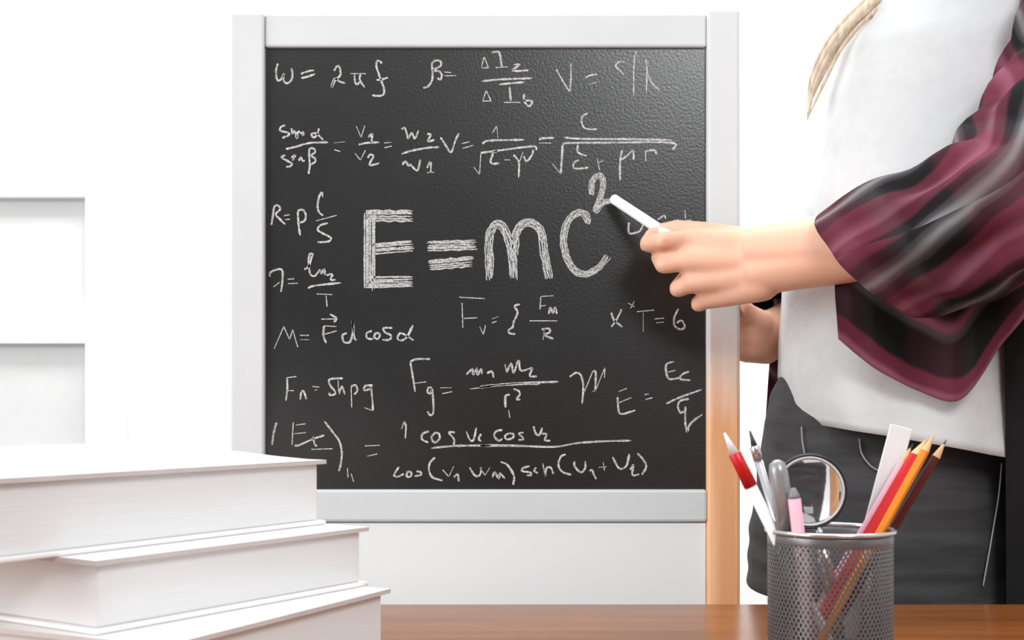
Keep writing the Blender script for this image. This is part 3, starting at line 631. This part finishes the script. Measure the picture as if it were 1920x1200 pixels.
def sk_wr(p, th, y): return 0.0014*math.sin(p.z*190+3.5*noise.noise(p*7))*max(0, noise.noise(p*6)+0.35)
sk, skpt = loft('skirt', sk_rows, 1.52, M['denim'], pr, 0.003, (7,7,12), wr=sk_wr)
def on_skirt(px, py):
    lo = None
    for k in range(181):
        th = math.pi*k/180; 
        for it in range(1):
            y = py
            for _ in range(6):
                p, n_ = skpt(y, th); yy = HY+(CAMZ-p.z)/p.y*F; y += (py-yy)
            ppx = 960+p.x/p.y*F
            if lo is None or abs(ppx-px) < lo[0]: lo = (abs(ppx-px), p+n_*0.004)
    return lo[1]
for pts in ([(1872,868),(1868,930),(1855,1010),(1838,1098)], [(1612,822),(1616,850),(1632,874),(1652,884)], [(1506,800),(1508,825),(1512,850)]):
    bm = B(); tube(bm, cat([on_skirt(*q_) for q_ in pts], 6), 0.0009, 6); obj('stitched_seam', bm, M['thread'], sk, True)

# plaid shirt: sleeves (tubes), hanging front panel, back
def cloth_tube(name, path, rads, m, parent, fold=0.006, seg=72, n=7, cuff_slant=None, ph=0.0):
    pts = cat(path, n); R = []
    for i in range(len(pts)):
        t = i/(len(pts)-1)*(len(rads)-1); k = min(int(t), len(rads)-2); R.append(rads[k]+(rads[k+1]-rads[k])*(t-k))
    bm_ = B(); uvl = bm_.loops.layers.uv.new('UVMap'); rings = []; s, u = frame_of(pts[1]-pts[0]); acc = 0; V_ = []
    for i, p in enumerate(pts):
        d_ = (pts[min(i+1,len(pts)-1)]-pts[max(i-1,0)]).normalized(); s = (s-d_*s.dot(d_)).normalized(); u = d_.cross(s)
        if i: acc += (pts[i]-pts[i-1]).length
        V_.append(acc); row = []
        for k in range(seg):
            a_ = 2*math.pi*k/seg; f_ = fold*(0.55*math.sin(a_*5+acc*16+ph)+0.45*math.sin(a_*9-acc*22+1.3)+0.5*math.sin(acc*75+2*math.sin(a_*2+ph)))*min(1, 0.35+acc*9)
            q_ = p+(R[i]+f_)*(math.cos(a_)*s+math.sin(a_)*u)
            if cuff_slant: q_ += cuff_slant*(math.cos(a_)*s+math.sin(a_)*u).dot(Vector((0,0,1)))*max(0, 1-acc/0.12)
            row.append(bm_.verts.new(q_))
        rings.append(row)
    for i in range(len(pts)-1):
        for k in range(seg):
            f = bm_.faces.new((rings[i][k], rings[i][(k+1)%seg], rings[i+1][(k+1)%seg], rings[i+1][k]))
            per = 0.45
            for l_, (ii, kk) in zip(f.loops, ((i,k),(i,k+1),(i+1,k+1),(i+1,k))): l_[uvl].uv = (kk/seg*per+0.30*V_[ii], V_[ii])
    o = obj(name, bm_, m, parent, True, recalc=False)
    so = o.modifiers.new('thickness', 'SOLIDIFY'); so.thickness = 0.0022
    return o
slv = cloth_tube('sleeve', [P(1628,494,1.325), P(1672,478,1.305), P(1740,457,1.288), P(1825,422,1.270), P(1905,372,1.262), P(1975,290,1.28), P(2025,190,1.32), P(2045,60,1.355), P(2020,-50,1.40)],
    [0.054,0.060,0.068,0.071,0.076,0.083,0.088,0.088,0.06], M['plaid'], pr, 0.0085, cuff_slant=Vector((-0.036,0,0)))
slv['label'] = 'rolled plaid sleeve of the writing arm'
cloth_tube('sleeve', [P(1447,570,1.60), P(1474,566,1.63), P(1500,540,1.69)]+[RE+Vector((0.01,0.005,0.02)), RE.lerp(RS,0.5), RS+Vector((0,0,0.02))],
    [0.037,0.043,0.047,0.049,0.050,0.055], M['plaid'], pr, 0.003, cuff_slant=Vector((-0.018,0,0)), ph=1.0)
def patch(name, cols, m, parent, nv=26, fold=0.006, ff=34):
    """cols: list of (top px, py, d) (bottom px, py, d)"""
    tops = cat([P(*c_[0]) for c_ in cols], 14); bots = cat([P(*c_[1]) for c_ in cols], 14)
    bm_ = B(); uvl = bm_.loops.layers.uv.new('UVMap'); g = []; acc = 0; U = []
    for i, (a_, b2) in enumerate(zip(tops, bots)):
        if i: acc += (bots[i]-bots[i-1]).length*0.6+(tops[i]-tops[i-1]).length*0.4
        U.append(acc); row = []
        for j in range(nv+1):
            t_ = j/nv; p = a_.lerp(b2, t_)
            p = p+Vector((0, -1, 0))*(fold*math.sin(acc*ff+t_*2.2)+0.6*fold*math.sin(acc*ff*2.3-t_*4))*(0.3+0.7*t_)
            row.append(bm_.verts.new(p))
        g.append(row)
    for i in range(len(g)-1):
        for j in range(nv):
            f = bm_.faces.new((g[i][j], g[i+1][j], g[i+1][j+1], g[i][j+1]))
            H = (tops[i]-bots[i]).length
            for l_, (ii, jj) in zip(f.loops, ((i,j),(i+1,j),(i+1,j+1),(i,j+1))): l_[uvl].uv = ((1-jj/nv)*H, U[ii])
    o = obj(name, bm_, m, parent, True, recalc=False)
    so = o.modifiers.new('thickness', 'SOLIDIFY'); so.thickness = 0.002
    return o
patch('shirt_front', [((1566,520,1.36),(1568,636,1.352)), ((1610,505,1.35),(1612,668,1.345)), ((1665,490,1.345),(1668,706,1.34)), ((1730,480,1.34),(1730,735,1.335)), ((1790,470,1.335),(1792,752,1.335)),
    ((1845,450,1.33),(1838,700,1.335)), ((1905,420,1.33),(1888,632,1.33)), ((1980,400,1.33),(1960,560,1.33)), ((2060,380,1.35),(2060,520,1.345))], M['plaid_dark'], pr)
patch('shirt_back', [((1886,430,1.362),(1884,1300,1.372)), ((1940,400,1.352),(1935,1300,1.36)), ((2010,380,1.37),(2000,1300,1.38)), ((2060,380,1.47),(2050,1300,1.48)), ((2050,380,1.60),(2040,1300,1.62)), ((1960,380,1.69),(1950,1300,1.70)), ((1820,380,1.70),(1800,1300,1.71)),((1680,400,1.70),(1670,1280,1.71))], M['black_cotton'], pr, 40, 0.004)
patch('shirt_side', [((1451,560,1.625),(1428,880,1.62)), ((1470,560,1.632),(1460,900,1.625)), ((1520,560,1.66),(1510,900,1.65)), ((1600,560,1.69),(1590,900,1.69))], M['plaid'], pr, 26, 0.003)
# shoes
for sg in (-1, 1):
    an = Vector((0.47, 1.55, 0.0))+PL*sg*0.075; bm = B()
    ns = 14; prev = None; rr = []
    for i in range(ns+1):
        t_ = i/ns; w_ = 0.046*math.sqrt(max(0.02, 1-(2*t_-1)**4)); h_ = 0.095 if t_ < 0.35 else 0.095-0.055*(t_-0.35)/0.65
        c_ = an+PF*(-0.06+0.25*t_); row = []
        for k in range(16):
            a_ = 2*math.pi*k/16; row.append(bm.verts.new(c_+PL*w_*math.cos(a_)+Vector((0,0,0.002+h_/2+h_/2*math.copysign(abs(math.sin(a_))**0.6, math.sin(a_))))))
        rr.append(row)
    for i in range(ns):
        for k in range(16): bm.faces.new((rr[i][k], rr[i][(k+1)%16], rr[i+1][(k+1)%16], rr[i+1][k]))
    bm.faces.new(rr[0]); bm.faces.new(rr[-1][::-1]); obj('shoe', bm, M['shoe'], pr, True)

# chalk stick held between finger and thumb, tip on the board
a = P(1149, 372, 1.493); b_ = P(1262, 447, 1.432); L = (b_-a).length
bm = B(); lathe_along(bm, a, b_, [(0,0.0046),(0.0015,0.0058),(L-0.001,0.0062),(L,0.0055)], 20)
tag(obj('chalk_stick', bm, M['chalk_stick'], None, True), 'white stick of chalk held in the writing hand against the board', 'chalk')
